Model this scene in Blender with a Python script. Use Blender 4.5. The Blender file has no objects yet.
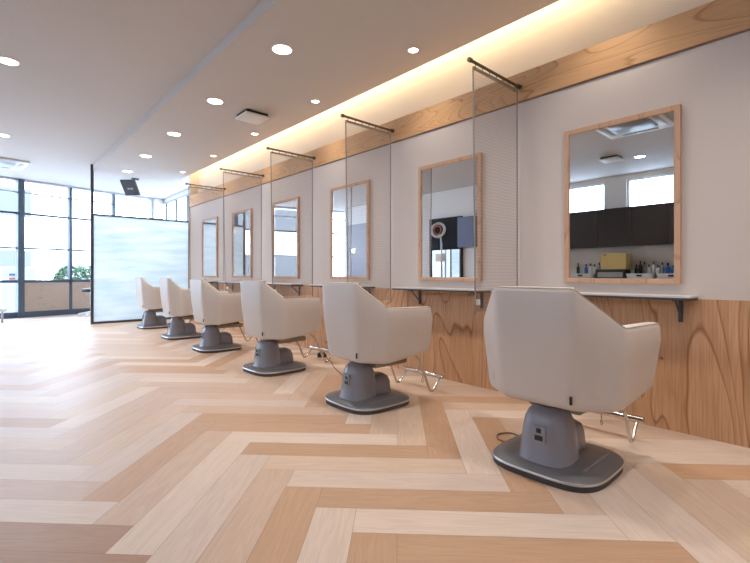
import bpy, bmesh, math, random
from mathutils import Vector, Matrix
random.seed(7)
scene = bpy.context.scene
COL = scene.collection
R = math.radians
AL = math.atan(.25)

# ------------------------------------------------------------------ materials
def new_mat(name):
    m = bpy.data.materials.new(name); m.use_nodes = True
    nt = m.node_tree; nt.nodes.clear()
    out = nt.nodes.new('ShaderNodeOutputMaterial')
    return m, nt, out
def N(nt, t, **kw):
    n = nt.nodes.new(t)
    for k, v in kw.items():
        if hasattr(n, k): setattr(n, k, v)
        else: n.inputs[k.replace('_', ' ')].default_value = v
    return n
def L(nt, a, b): nt.links.new(a, b)

def plain(name, col, rough=.5, metal=0., var=.04, nscale=6., bump=0., bscale=60., coat=0., spec=.5):
    m, nt, out = new_mat(name)
    b = N(nt, 'ShaderNodeBsdfPrincipled')
    b.inputs['Roughness'].default_value = rough
    b.inputs['Metallic'].default_value = metal
    b.inputs['Coat Weight'].default_value = coat
    b.inputs['Specular IOR Level'].default_value = spec
    tc = N(nt, 'ShaderNodeTexCoord')
    nz = N(nt, 'ShaderNodeTexNoise'); nz.inputs['Scale'].default_value = nscale; nz.inputs['Detail'].default_value = 3
    L(nt, tc.outputs['Object'], nz.inputs['Vector'])
    mx = N(nt, 'ShaderNodeMix'); mx.data_type = 'RGBA'
    mx.inputs[6].default_value = (*[c * (1 - var) for c in col], 1)
    mx.inputs[7].default_value = (*[min(1, c * (1 + var)) for c in col], 1)
    L(nt, nz.outputs['Fac'], mx.inputs[0]); L(nt, mx.outputs[2], b.inputs['Base Color'])
    if bump > 0:
        n2 = N(nt, 'ShaderNodeTexNoise'); n2.inputs['Scale'].default_value = bscale
        L(nt, tc.outputs['Object'], n2.inputs['Vector'])
        bp = N(nt, 'ShaderNodeBump'); bp.inputs['Strength'].default_value = bump; bp.inputs['Distance'].default_value = .004
        L(nt, n2.outputs['Fac'], bp.inputs['Height']); L(nt, bp.outputs['Normal'], b.inputs['Normal'])
    L(nt, b.outputs[0], out.inputs[0])
    return m

def emit(name, col, s):
    m, nt, out = new_mat(name)
    e = N(nt, 'ShaderNodeEmission'); e.inputs[0].default_value = (*col, 1); e.inputs[1].default_value = s
    L(nt, e.outputs[0], out.inputs[0]); return m

def plywood(name, scale, light, dark, rings=9., knots=True, rough=.45, warp=.6, fine=.5):
    """rotary cut plywood: contour lines of a stretched noise field plus fine pores and little knots"""
    m, nt, out = new_mat(name)
    b = N(nt, 'ShaderNodeBsdfPrincipled'); b.inputs['Roughness'].default_value = rough
    tc = N(nt, 'ShaderNodeTexCoord')
    mp = N(nt, 'ShaderNodeMapping'); mp.inputs['Scale'].default_value = scale
    L(nt, tc.outputs['Object'], mp.inputs['Vector'])
    n1 = N(nt, 'ShaderNodeTexNoise'); n1.inputs['Scale'].default_value = 1.; n1.inputs['Detail'].default_value = 1.6
    n1.inputs['Roughness'].default_value = .35; n1.inputs['Distortion'].default_value = warp
    L(nt, mp.outputs[0], n1.inputs['Vector'])
    mu = N(nt, 'ShaderNodeMath', operation='MULTIPLY'); mu.inputs[1].default_value = rings
    L(nt, n1.outputs['Fac'], mu.inputs[0])
    fr = N(nt, 'ShaderNodeMath', operation='FRACT'); L(nt, mu.outputs[0], fr.inputs[0])
    cr = N(nt, 'ShaderNodeValToRGB')
    e = cr.color_ramp.elements
    e[0].position = 0.; e[0].color = (*light, 1)
    e[1].position = 1.; e[1].color = (*light, 1)
    k = e.new(.6); k.color = (*[l * .86 + d * .14 for l, d in zip(light, dark)], 1)
    k = e.new(.93); k.color = (*dark, 1)
    k = e.new(.84); k.color = (*[l * .75 + d * .25 for l, d in zip(light, dark)], 1)
    L(nt, fr.outputs[0], cr.inputs[0])
    mp2 = N(nt, 'ShaderNodeMapping'); mp2.inputs['Scale'].default_value = tuple(s * (40 if s > 1.4 else 6) for s in scale)
    L(nt, tc.outputs['Object'], mp2.inputs['Vector'])
    n2 = N(nt, 'ShaderNodeTexNoise'); n2.inputs['Detail'].default_value = 2; n2.inputs['Scale'].default_value = 1.
    L(nt, mp2.outputs[0], n2.inputs['Vector'])
    mx = N(nt, 'ShaderNodeMix'); mx.data_type = 'RGBA'; mx.blend_type = 'MULTIPLY'
    r2 = N(nt, 'ShaderNodeValToRGB'); r2.color_ramp.elements[0].position = .3; r2.color_ramp.elements[0].color = (.62, .55, .5, 1)
    r2.color_ramp.elements[1].position = .65; r2.color_ramp.elements[1].color = (1, 1, 1, 1)
    L(nt, n2.outputs['Fac'], r2.inputs[0])
    mx.inputs[0].default_value = fine
    L(nt, cr.outputs[0], mx.inputs[6]); L(nt, r2.outputs[0], mx.inputs[7])
    last = mx.outputs[2]
    if knots:
        mp3 = N(nt, 'ShaderNodeMapping'); mp3.inputs['Scale'].default_value = (4, 4, 4)
        L(nt, tc.outputs['Object'], mp3.inputs['Vector'])
        v = N(nt, 'ShaderNodeTexVoronoi'); v.inputs['Scale'].default_value = 1.
        L(nt, mp3.outputs[0], v.inputs['Vector'])
        r3 = N(nt, 'ShaderNodeValToRGB'); r3.color_ramp.elements[0].position = .03; r3.color_ramp.elements[0].color = (.22, .13, .08, 1)
        r3.color_ramp.elements[1].position = .07; r3.color_ramp.elements[1].color = (1, 1, 1, 1)
        L(nt, v.outputs['Distance'], r3.inputs[0])
        m3 = N(nt, 'ShaderNodeMix'); m3.data_type = 'RGBA'; m3.blend_type = 'MULTIPLY'; m3.inputs[0].default_value = .8
        L(nt, last, m3.inputs[6]); L(nt, r3.outputs[0], m3.inputs[7]); last = m3.outputs[2]
    L(nt, last, b.inputs['Base Color'])
    L(nt, b.outputs[0], out.inputs[0])
    return m

def glass(name, tint=(.97, .98, 1.), rough=.02, refl=1.):
    m, nt, out = new_mat(name)
    t = N(nt, 'ShaderNodeBsdfTransparent'); t.inputs[0].default_value = (*tint, 1)
    g = N(nt, 'ShaderNodeBsdfGlossy'); g.inputs['Roughness'].default_value = rough
    f = N(nt, 'ShaderNodeFresnel'); f.inputs[0].default_value = 1.3
    mx = N(nt, 'ShaderNodeMixShader')
    ge = N(nt, 'ShaderNodeNewGeometry'); iv = N(nt, 'ShaderNodeMath', operation='SUBTRACT'); iv.inputs[0].default_value = 1.
    L(nt, ge.outputs['Backfacing'], iv.inputs[1]); ml2 = N(nt, 'ShaderNodeMath', operation='MULTIPLY')
    L(nt, f.outputs[0], ml2.inputs[0]); L(nt, iv.outputs[0], ml2.inputs[1])   # reflect only on the outer face of the pane
    L(nt, ml2.outputs[0], mx.inputs[0]); L(nt, t.outputs[0], mx.inputs[1]); L(nt, g.outputs[0], mx.inputs[2])
    L(nt, mx.outputs[0], out.inputs[0]); return m

M = {}
M['paint'] = plain('wall_paint', (.69, .635, .615), .6, var=.012, bump=.12, bscale=300)
M['upper_paint'] = plain('cream_paint', (.76, .70, .62), .6, var=.01)
M['ceiling'] = plain('ceiling_paint', (.60, .57, .55), .7, var=.012)
M['white'] = plain('white_plastic', (.8, .8, .8), .4, var=.01)
M['white_paint'] = plain('white_wall_paint', (.78, .77, .76), .6, var=.01)
M['leather'] = plain('cream_leather', (.70, .655, .625), .42, var=.015, bump=.12, bscale=420)
M['seam'] = plain('leather_seam', (.52, .42, .36), .6)
M['brown_strip'] = plain('brown_edging', (.25, .16, .11), .6)
M['grey_shell'] = plain('grey_moulded_plastic', (.29, .30, .36), .26, var=.05, bump=.05, bscale=200)
M['grey_plate'] = plain('grey_cast_plate', (.17, .175, .195), .34, var=.06, bump=.1, bscale=300)
M['rubber'] = plain('dark_rubber', (.07, .07, .075), .6)
M['alu'] = plain('brushed_aluminium', (.72, .72, .74), .3, metal=.9)
M['chrome'] = plain('chrome', (.62, .60, .58), .16, metal=1., var=.0)
M['beige'] = plain('beige_plastic', (.36, .31, .25), .4)
M['black'] = plain('black_plastic', (.02, .02, .022), .4)
M['matte_black'] = plain('matte_black', (.012, .012, .014), .7, spec=.2)
M['socket'] = plain('socket_plate', (.30, .31, .35), .4)
M['bronze'] = plain('bronze_metal', (.16, .13, .09), .35, metal=.7)
M['bronze_light'] = plain('taupe_metal', (.34, .30, .27), .4, metal=.4)
M['steel_dark'] = plain('dark_steel', (.07, .08, .10), .4, metal=.3)
M['frame'] = plain('charcoal_window_frame', (.06, .085, .12), .4)
M['frame_light'] = plain('grey_window_frame', (.45, .47, .50), .4)
M['shelf_top'] = plain('white_laminate', (.72, .70, .69), .3)
M['pine'] = plywood('pine_frame', (5., 5., 1.2), (.68, .44, .30), (.52, .31, .20), rings=5, rough=.5, warp=.2, fine=.3)
M['ply_wall'] = plywood('plywood_wainscot', (2.6, 2.6, .62), (.72, .44, .26), (.38, .175, .07), rings=11., warp=.55, fine=.55)
M['ply_band'] = plywood('plywood_band', (3., .75, 4.5), (.76, .47, .25), (.52, .28, .12), rings=14., warp=.9, fine=.4)
M['ply_pale'] = plywood('plywood_pale', (2., 2., 2.), (.52, .40, .32), (.47, .35, .275), rings=5.)
M['mirror'] = plain('mirror_silver', (.90, .92, .92), .0, metal=1., var=0.)
M['glass'] = glass('window_glass')
M['dark_wood'] = plain('dark_brown_laminate', (.022, .016, .015), .55, var=.15)
M['counter'] = plain('black_counter', (.05, .05, .055), .3)
M['yellow_box'] = plain('kraft_yellow_card', (.55, .42, .16), .7)
M['blue'] = plain('blue_plastic', (.03, .16, .50), .35)
M['slate_blue'] = plain('slate_blue_panel', (.12, .14, .24), .4)
M['slate_grey'] = plain('slate_grey_panel', (.30, .31, .37), .4)
M['silver'] = plain('silver_plastic', (.5, .5, .52), .3, metal=.5)
M['red'] = plain('red_plastic', (.45, .10, .07), .4)
M['leaf'] = plain('green_leaf', (.040, .095, .035), .5, var=.4, nscale=5)
M['facade'] = plain('pale_facade', (.75, .77, .80), .8)
M['facade_window'] = plain('facade_window_glass', (.085, .09, .095), .2)
M['concrete'] = plain('pale_concrete', (.55, .56, .58), .8)
M['cable'] = plain('brown_cable', (.28, .16, .09), .5)
M['grey_metal'] = plain('grey_metal', (.33, .35, .37), .4, metal=.3)
M['white_emit'] = emit('downlight_lens', (1., .97, .92), 14.)
M['warm_emit'] = emit('warm_lens', (1., .90, .74), 9.)
M['led'] = emit('warm_led_strip', (1., .77, .46), 26.)

def screen_mat():
    m, nt, out = new_mat('metal_mesh_screen')
    tc = N(nt, 'ShaderNodeTexCoord'); sp = N(nt, 'ShaderNodeSeparateXYZ'); L(nt, tc.outputs['Object'], sp.inputs[0])
    def stripes(sock, freq, lo, hi):
        a = N(nt, 'ShaderNodeMath', operation='MULTIPLY'); a.inputs[1].default_value = freq; L(nt, sock, a.inputs[0])
        f = N(nt, 'ShaderNodeMath', operation='FRACT'); L(nt, a.outputs[0], f.inputs[0])
        r = N(nt, 'ShaderNodeValToRGB'); e = r.color_ramp.elements
        e[0].position = 0; e[0].color = (lo,) * 3 + (1,); e[1].position = .5; e[1].color = (hi,) * 3 + (1,)
        k = e.new(.95); k.color = (lo,) * 3 + (1,)
        L(nt, f.outputs[0], r.inputs[0]); return r.outputs[0]
    h = stripes(sp.outputs['Z'], 40., .15, .26)
    v = stripes(sp.outputs['X'], 190., .05, .09)
    ad = N(nt, 'ShaderNodeMath', operation='ADD'); L(nt, h, ad.inputs[0]); L(nt, v, ad.inputs[1])
    t = N(nt, 'ShaderNodeBsdfTransparent')
    b = N(nt, 'ShaderNodeBsdfPrincipled'); b.inputs['Base Color'].default_value = (.34, .28, .25, 1); b.inputs['Metallic'].default_value = .3
    b.inputs['Roughness'].default_value = .5
    mx = N(nt, 'ShaderNodeMixShader'); L(nt, ad.outputs[0], mx.inputs[0]); L(nt, t.outputs[0], mx.inputs[1]); L(nt, b.outputs[0], mx.inputs[2])
    L(nt, mx.outputs[0], out.inputs[0]); return m
M['screen'] = screen_mat()

def frosted():
    m, nt, out = new_mat('streaked_frosted_glass')
    tc = N(nt, 'ShaderNodeTexCoord'); mp = N(nt, 'ShaderNodeMapping'); mp.inputs['Scale'].default_value = (1.2, 1, 9)
    L(nt, tc.outputs['Object'], mp.inputs[0])
    nz = N(nt, 'ShaderNodeTexNoise'); nz.inputs['Scale'].default_value = 1.; nz.inputs['Detail'].default_value = 4; L(nt, mp.outputs[0], nz.inputs['Vector'])
    r = N(nt, 'ShaderNodeValToRGB'); r.color_ramp.elements[0].position = .35; r.color_ramp.elements[0].color = (.70, .77, .79, 1)
    r.color_ramp.elements[1].position = .65; r.color_ramp.elements[1].color = (.84, .875, .885, 1); L(nt, nz.outputs['Fac'], r.inputs[0])
    tr = N(nt, 'ShaderNodeBsdfTranslucent'); L(nt, r.outputs[0], tr.inputs[0])
    df = N(nt, 'ShaderNodeBsdfDiffuse'); L(nt, r.outputs[0], df.inputs[0])
    tp = N(nt, 'ShaderNodeBsdfTransparent'); L(nt, r.outputs[0], tp.inputs[0])
    a = N(nt, 'ShaderNodeMixShader'); a.inputs[0].default_value = .35; L(nt, tr.outputs[0], a.inputs[1]); L(nt, df.outputs[0], a.inputs[2])
    b = N(nt, 'ShaderNodeMixShader'); b.inputs[0].default_value = .14; L(nt, a.outputs[0], b.inputs[1]); L(nt, tp.outputs[0], b.inputs[2])
    L(nt, b.outputs[0], out.inputs[0]); return m
M['frosted'] = frosted()

def floor_mat():
    m, nt, out = new_mat('herringbone_oak')
    b = N(nt, 'ShaderNodeBsdfPrincipled')
    at = N(nt, 'ShaderNodeVertexColor', layer_name='tone')
    uv = N(nt, 'ShaderNodeUVMap', uv_map='grain')
    mp = N(nt, 'ShaderNodeMapping'); mp.inputs['Scale'].default_value = (1.1, 14, 1); L(nt, uv.outputs[0], mp.inputs[0])
    n1 = N(nt, 'ShaderNodeTexNoise'); n1.inputs['Scale'].default_value = 1.; n1.inputs['Detail'].default_value = 2; n1.inputs['Distortion'].default_value = .7
    L(nt, mp.outputs[0], n1.inputs['Vector'])
    mu = N(nt, 'ShaderNodeMath', operation='MULTIPLY'); mu.inputs[1].default_value = 6.; L(nt, n1.outputs['Fac'], mu.inputs[0])
    fr = N(nt, 'ShaderNodeMath', operation='FRACT'); L(nt, mu.outputs[0], fr.inputs[0])
    r = N(nt, 'ShaderNodeValToRGB'); e = r.color_ramp.elements
    e[0].position = 0.; e[0].color = (1., 1., 1., 1); e[1].position = 1.; e[1].color = (1., 1., 1., 1)
    k = e.new(.8); k.color = (.93, .91, .895, 1)
    L(nt, fr.outputs[0], r.inputs[0])
    mp2 = N(nt, 'ShaderNodeMapping'); mp2.inputs['Scale'].default_value = (7, 190, 1); L(nt, uv.outputs[0], mp2.inputs[0])
    n2 = N(nt, 'ShaderNodeTexNoise'); n2.inputs['Scale'].default_value = 1.; n2.inputs['Detail'].default_value = 2; L(nt, mp2.outputs[0], n2.inputs['Vector'])
    r2 = N(nt, 'ShaderNodeValToRGB'); r2.color_ramp.elements[0].position = .35; r2.color_ramp.elements[0].color = (.93, .915, .90, 1)
    r2.color_ramp.elements[1].position = .6; r2.color_ramp.elements[1].color = (1, 1, 1, 1); L(nt, n2.outputs['Fac'], r2.inputs[0])
    m1 = N(nt, 'ShaderNodeMix'); m1.data_type = 'RGBA'; m1.blend_type = 'MULTIPLY'; m1.inputs[0].default_value = 1.
    L(nt, at.outputs[0], m1.inputs[6]); L(nt, r.outputs[0], m1.inputs[7])
    m2 = N(nt, 'ShaderNodeMix'); m2.data_type = 'RGBA'; m2.blend_type = 'MULTIPLY'; m2.inputs[0].default_value = 1.
    L(nt, m1.outputs[2], m2.inputs[6]); L(nt, r2.outputs[0], m2.inputs[7])
    L(nt, m2.outputs[2], b.inputs['Base Color'])
    b.inputs['Roughness'].default_value = .44
    b.inputs['Specular IOR Level'].default_value = .5
    b.inputs['Coat Weight'].default_value = .16; b.inputs['Coat Roughness'].default_value = .36
    bp = N(nt, 'ShaderNodeBump'); bp.inputs['Strength'].default_value = .12; bp.inputs['Distance'].default_value = .002
    L(nt, n2.outputs['Fac'], bp.inputs['Height']); L(nt, bp.outputs['Normal'], b.inputs['Normal'])
    L(nt, b.outputs[0], out.inputs[0]); return m
M['floor'] = floor_mat()
M['floor_base'] = plain('floor_joint', (.30, .21, .16), .6)

# ------------------------------------------------------------------ mesh helpers
class MB:
    """collects shapes and links them as one mesh"""
    def __init__(s): s.bm = bmesh.new()
    def box(s, x0, y0, z0, x1, y1, z1, bev=0., seg=2):
        r = bmesh.ops.create_cube(s.bm, size=1.)
        vs = r['verts']
        for v in vs:
            v.co = Vector(((x0 + x1) / 2 + v.co.x * (x1 - x0), (y0 + y1) / 2 + v.co.y * (y1 - y0), (z0 + z1) / 2 + v.co.z * (z1 - z0)))
        if bev > 0:
            es = list({e for v in vs for e in v.link_edges})
            bmesh.ops.bevel(s.bm, geom=es, offset=bev, segments=seg, profile=.6, affect='EDGES', clamp_overlap=True)
        return s
    def cyl(s, p, q, r0, r1=None, n=20, cap=True):
        p, q = Vector(p), Vector(q); r1 = r0 if r1 is None else r1
        d = q - p; l = d.length
        mt = Matrix.Translation((p + q) / 2) @ d.to_track_quat('Z', 'Y').to_matrix().to_4x4()
        bmesh.ops.create_cone(s.bm, cap_ends=cap, cap_tris=False, segments=n, radius1=r0, radius2=r1, depth=l, matrix=mt)
        return s
    def tube(s, pts, r, n=10, closed=False):
        pts = [Vector(p) for p in pts]; rings = []
        m = len(pts); up = None
        for i, p in enumerate(pts):
            if closed: t = (pts[(i + 1) % m] - pts[i - 1]).normalized()
            else: t = (pts[min(i + 1, m - 1)] - pts[max(i - 1, 0)]).normalized()
            if up is None:
                up = t.orthogonal().normalized()
            up = (up - t * up.dot(t))
            up = up.normalized() if up.length > 1e-6 else t.orthogonal().normalized()
            b = t.cross(up)
            rings.append([s.bm.verts.new(p + (up * math.cos(2 * math.pi * k / n) + b * math.sin(2 * math.pi * k / n)) * r) for k in range(n)])
        for i in range(m if closed else m - 1):
            a, c = rings[i], rings[(i + 1) % m]
            for k in range(n): s.bm.faces.new((a[k], a[(k + 1) % n], c[(k + 1) % n], c[k]))
        if not closed:
            s.bm.faces.new(list(reversed(rings[0]))); s.bm.faces.new(rings[-1])
        return s
    def loft(s, rings, cap0=True, cap1=True, closed=True):
        vr = [[s.bm.verts.new(p) for p in r] for r in rings]
        n = len(vr[0])
        for a, b in zip(vr, vr[1:]):
            for k in range(n if closed else n - 1): s.bm.faces.new((a[k], a[(k + 1) % n], b[(k + 1) % n], b[k]))
        if cap0: s.bm.faces.new(list(reversed(vr[0])))
        if cap1: s.bm.faces.new(vr[-1])
        return s
    def build(s, name, mat, parent=None, smooth=None, loc=None, rot=None):
        bmesh.ops.recalc_face_normals(s.bm, faces=s.bm.faces)
        me = bpy.data.meshes.new(name); s.bm.to_mesh(me); s.bm.free()
        if isinstance(mat, (list, tuple)):
            for mm in mat: me.materials.append(mm)
        else: me.materials.append(mat)
        o = bpy.data.objects.new(name, me); COL.objects.link(o)
        if smooth is not None:
            me.polygons.foreach_set('use_smooth', [True] * len(me.polygons))
            try: me.set_sharp_from_angle(angle=R(smooth))
            except Exception: pass
        if parent is not None: o.parent = parent
        if loc is not None: o.location = loc
        if rot is not None: o.rotation_euler = rot
        return o

def empty(name, loc=(0, 0, 0), rz=0.):
    o = bpy.data.objects.new(name, None); COL.objects.link(o); o.empty_display_size = .1
    o.location = loc; o.rotation_euler = (0, 0, rz); return o
def tag(o, label, cat, group=None, kind=None):
    o['label'] = label; o['category'] = cat
    if group: o['group'] = group
    if kind: o['kind'] = kind
    return o
def struct(o, label=None, cat=None):
    o['kind'] = 'structure'
    if label: o['label'] = label
    if cat: o['category'] = cat
    return o
def dup(root, loc, rz, label, group):
    r = root.copy(); COL.objects.link(r); r.location = loc; r.rotation_euler = (0, 0, rz); r['label'] = label; r['group'] = group
    for ch in list(root.children):
        c = ch.copy(); COL.objects.link(c); c.parent = r
        for g in list(ch.children):
            d = g.copy(); COL.objects.link(d); d.parent = c
    return r
def superell(cx, cy, a, b, n, e, z):
    pts = []
    for k in range(n):
        t = 2 * math.pi * k / n; c, s_ = math.cos(t), math.sin(t)
        pts.append(Vector((cx + a * math.copysign(abs(c) ** (2 / e), c), cy + b * math.copysign(abs(s_) ** (2 / e), s_), z)))
    return pts

# ------------------------------------------------------------------ room
XW, XL, XR = 3.28, -3.95, 3.98         # mirror wall, left wall, right window wall
YB, YE = -2.6, 9.42                    # wall behind, end of the mirror wall
YA = 12.8 + .25 * (XL - .33)           # window wall: line from (XL, YA) rising .25 per metre
YC = 12.8 + .25 * (XR - .33)
LEN = math.hypot(XR - XL, YC - YA)
ZC, ZS = 3.18, 3.067                   # main ceiling, dropped ceiling

# floor: herringbone planks at 45 degrees
w = .174; B0 = .119
bm = bmesh.new(); cl = bm.loops.layers.float_color.new('tone'); uvl = bm.loops.layers.uv.new('grain')
WH = [(.78, .66, .58), (.75, .63, .56), (.80, .68, .60)]
TN = [(.69, .53, .425), (.71, .56, .45), (.67, .52, .43)]
OR = [(.61, .40, .265), (.63, .42, .285), (.58, .385, .26)]
BR = [(.46, .295, .205), (.44, .285, .20)]
known = {('H', 0, 0): 'T', ('H', -1, 0): 'W', ('H', -2, 0): 'O', ('H', -3, 0): 'W', ('H', -4, 0): 'O', ('H', 1, 0): 'O', ('H', 2, 0): 'W',
         ('H', 3, 0): 'O', ('H', 4, 0): 'O', ('H', 5, 0): 'T', ('H', 6, 0): 'W', ('H', 7, 0): 'T', ('V', 0, 0): 'W', ('V', 1, 0): 'W', ('V', 2, 0): 'T', ('V', 3, 0): 'O',
         ('V', 4, 0): 'W', ('V', -1, 0): 'T', ('V', -2, 0): 'O', ('V', -3, 0): 'W', ('V', -4, 0): 'O', ('V', -5, 0): 'O', ('V', 5, 0): 'T', ('V', 6, 0): 'T',
         ('V', 0, 1): 'O', ('V', -1, 1): 'W', ('V', -2, 1): 'O', ('V', -3, 1): 'T', ('V', -4, 1): 'W', ('V', -5, 1): 'W', ('V', -6, 1): 'T', ('V', -7, 1): 'T',
         ('V', 1, 1): 'T', ('V', 2, 1): 'T', ('V', 3, 1): 'W', ('V', 4, 1): 'T', ('V', 5, 1): 'O', ('H', -6, 1): 'O', ('H', -7, 1): 'W', ('H', -5, 1): 'W', ('H', -4, 1): 'W', ('H', -3, 1): 'T',
         ('H', 2, -1): 'B', ('H', 1, -1): 'B', ('H', 3, -1): 'W', ('H', 4, -1): 'T', ('H', 5, -1): 'W', ('H', 0, -1): 'B'}
rq = random.Random(3)
q = math.sqrt(.5)
for k in range(-14, 16):
    for j in range(-60, 60):
        for t in 'HV':
            if t == 'H': a0, a1, b0, b1 = -4 - j + 6 * k, 2 - j + 6 * k, 12 + j + 6 * k, 13 + j + 6 * k
            else: a0, a1, b0, b1 = -5 - j + 6 * k, -4 - j + 6 * k, 7 + j + 6 * k, 13 + j + 6 * k
            g = .004
            A = [(a0 + g, b0 + g), (a1 - g, b0 + g), (a1 - g, b1 - g), (a0 + g, b1 - g)]
            P = [((a * w + b * w + B0) * q, (b * w + B0 - a * w) * q) for a, b in A]
            cx, cy = sum(p[0] for p in P) / 4, sum(p[1] for p in P) / 4
            col_ = known.get((t, j, k)) or rq.choice('WWTTTO')
            c = rq.choice({'W': WH, 'T': TN, 'O': OR, 'B': BR}[col_]); f_ = rq.uniform(.96, 1.04)
            ox, oy = rq.uniform(0, 50), rq.uniform(0, 50)
            if cx < XL - .8 or cx > XR + .8 or cy < YB - .8 or cy > YC + .8: continue
            f = bm.faces.new([bm.verts.new((p[0], p[1], 0)) for p in P])
            if f.normal.z < 0: f.normal_flip()
            f.normal_update()
            for lp in f.loops:
                lp[cl] = (c[0] * f_, c[1] * f_, c[2] * f_, 1)
                x, y = lp.vert.co.x, lp.vert.co.y
                a, b = (x - y) * q, (x + y) * q
                lp[uvl].uv = ((a if t == 'H' else b) + ox, (b if t == 'H' else a) + oy)
def cut(co, no):
    bmesh.ops.bisect_plane(bm, geom=bm.verts[:] + bm.edges[:] + bm.faces[:], plane_co=co, plane_no=no, clear_outer=True)
cut((XL, 0, 0), (-1, 0, 0)); cut((XR, 0, 0), (1, 0, 0)); cut((0, YB, 0), (0, -1, 0)); cut((XL, YA, 0), (-math.sin(AL), math.cos(AL), 0))
for f in bm.faces:
    f.normal_update()
    if f.normal.z < 0: f.normal_flip()
me = bpy.data.meshes.new('floor'); bm.to_mesh(me); bm.free(); me.materials.append(M['floor'])
fl = bpy.data.objects.new('floor', me); COL.objects.link(fl); struct(fl)
mb = MB()
v = [mb.bm.verts.new(p) for p in ((XL, YB, -.003), (XR, YB, -.003), (XR, YC, -.003), (XL, YA, -.003))]
v2 = [mb.bm.verts.new(p.co - Vector((0, 0, .08))) for p in v]
mb.bm.faces.new(v); mb.bm.faces.new(v2[::-1])
for i in range(4): mb.bm.faces.new((v[i], v2[i], v2[(i + 1) % 4], v[(i + 1) % 4]))
mb.build('floor_base', M['floor_base'], fl)

# ceilings
def prism(pts, z0, z1):
    m = MB(); m.loft([[Vector((x, y, z0)) for x, y in pts], [Vector((x, y, z1)) for x, y in pts]]); return m
XS = 1.67
ce = prism([(XL, YB), (XS, YB), (XS, 10.35), (XR, 10.35 + 0.0), (XR, YC), (XL, YA)], ZC, ZC + .1).build('ceiling', M['ceiling']); struct(ce)
so = MB().box(XS, YB, ZS, 3.25, 10.35, ZS + .40).build('ceiling_soffit', M['ceiling']); so.name = 'ceiling_dropped'; struct(so)
# recess above the mirror wall: top and raised back
o = MB().box(XS, YB, ZS + .40, XR, 10.35, ZS + .5).build('ceiling_recess', M['upper_paint']); struct(o)
# mirror wall
o = MB().box(XW, YB, 0.846, XW + .18, YE, 2.41).build('wall_right', M['paint']); struct(o)
o = MB().box(XW + .155, YB, 2.41, XW + .30, YE, ZS + .40).build('wall_right_upper', M['upper_paint']); struct(o)
o = MB().box(XW - .004, YB, 0, XW + .18, YE, .846).build('trim_1', M['ply_wall']); struct(o)
o = MB().box(XW - .012, YB, 2.41, XW + .15, YE, 2.64).build('trim_2', M['ply_band']); struct(o)
o = MB().box(XW - .006, YB, 2.398, XW + .15, YE, 2.41).build('trim_3', M['brown_strip']); struct(o)  # thin solid brown strip along the lower edge of the plywood band
o = MB().box(XW - .012, YE, 0, XR, YE + .04, 2.64).build('wall_end', M['ply_band']); struct(o)
o = MB().box(XW - .0, YE, 2.64, XR, YE + .04, ZS + .39).build('wall_end_upper', M['upper_paint']); struct(o)
# wall beyond, with high side windows
o = MB().box(XR, YE + .04, 0, XR + .15, YC + .2, 2.2).build('wall_right_far', M['white_paint']); struct(o)
o = MB().box(XR, YE + .04, 3.08, XR + .15, YC + .2, 3.4).build('wall_right_header', M['white_paint']); struct(o)
wn = empty('window_2'); struct(wn)
mb = MB().box(XR + .02, YE + .04, 2.2, XR + .10, YC, 2.24).box(XR + .02, YE + .04, 3.04, XR + .10, YC, 3.08)
mb.build('window_frame', M['frame_light'], wn)
for y in (13.5, 12.62, 11.75, 10.85, 9.95): MB().box(XR + .02, y - .04, 2.24, XR + .06, y + .04, 3.04).build('mullion', M['frame'], wn)
MB().box(XR + .055, YE + .04, 2.24, XR + .065, YC, 3.04).build('pane', M['glass'], wn)

# window wall at the far end (local x along the wall)
ww = empty('window_1', (XL, YA, 0), AL); struct(ww)
MB().box(0, -.04, 3.13, LEN, .10, ZC).build('window_header', M['frame_light'], ww)
MB().box(0, -.05, 0, LEN, .08, .13).build('window_kick', M['frame'], ww)
muls = [.75, 1.7, 2.65, 3.6, 5.78, 6.80, 7.83]
for s_ in muls: MB().box(s_ - .03, -.05, .13, s_ + .03, .07, 3.13).build('mullion', M['frame'] if s_ < 7 else M['frame_light'], ww)
MB().box(4.71, -.09, 0, 4.83, .09, 3.16).build('post', M['frame'], ww)
MB().box(0, -.03, 2.85, LEN, .03, 2.885).build('transom', M['frame_light'], ww)
MB().box(0, -.045, 2.365, LEN, .045, 2.41).build('transom', M['frame'], ww)
MB().box(0, -.04, 1.575, LEN, .04, 1.61).build('transom', M['frame'], ww)
MB().box(0, -.05, .80, LEN, .05, .86).build('sill', M['frame'], ww)
MB().box(0, .005, .13, LEN, .012, 3.13).build('pane', M['glass'], ww)
MB().box(4.83, -.035, .13, 5.75, -.01, .80).build('plywood_panel', M['ply_pale'], ww)
MB().box(5.81, -.035, .13, 6.77, -.01, .80).build('plywood_panel', M['ply_pale'], ww)
MB().box(6.83, -.035, .13, 7.80, -.01, .80).build('plywood_panel', M['ply_pale'], ww)
o = MB().box(7.86, -.10, 0, LEN - .02, .02, ZC - .01).build('corner_column', M['white_paint'], ww)
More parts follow.
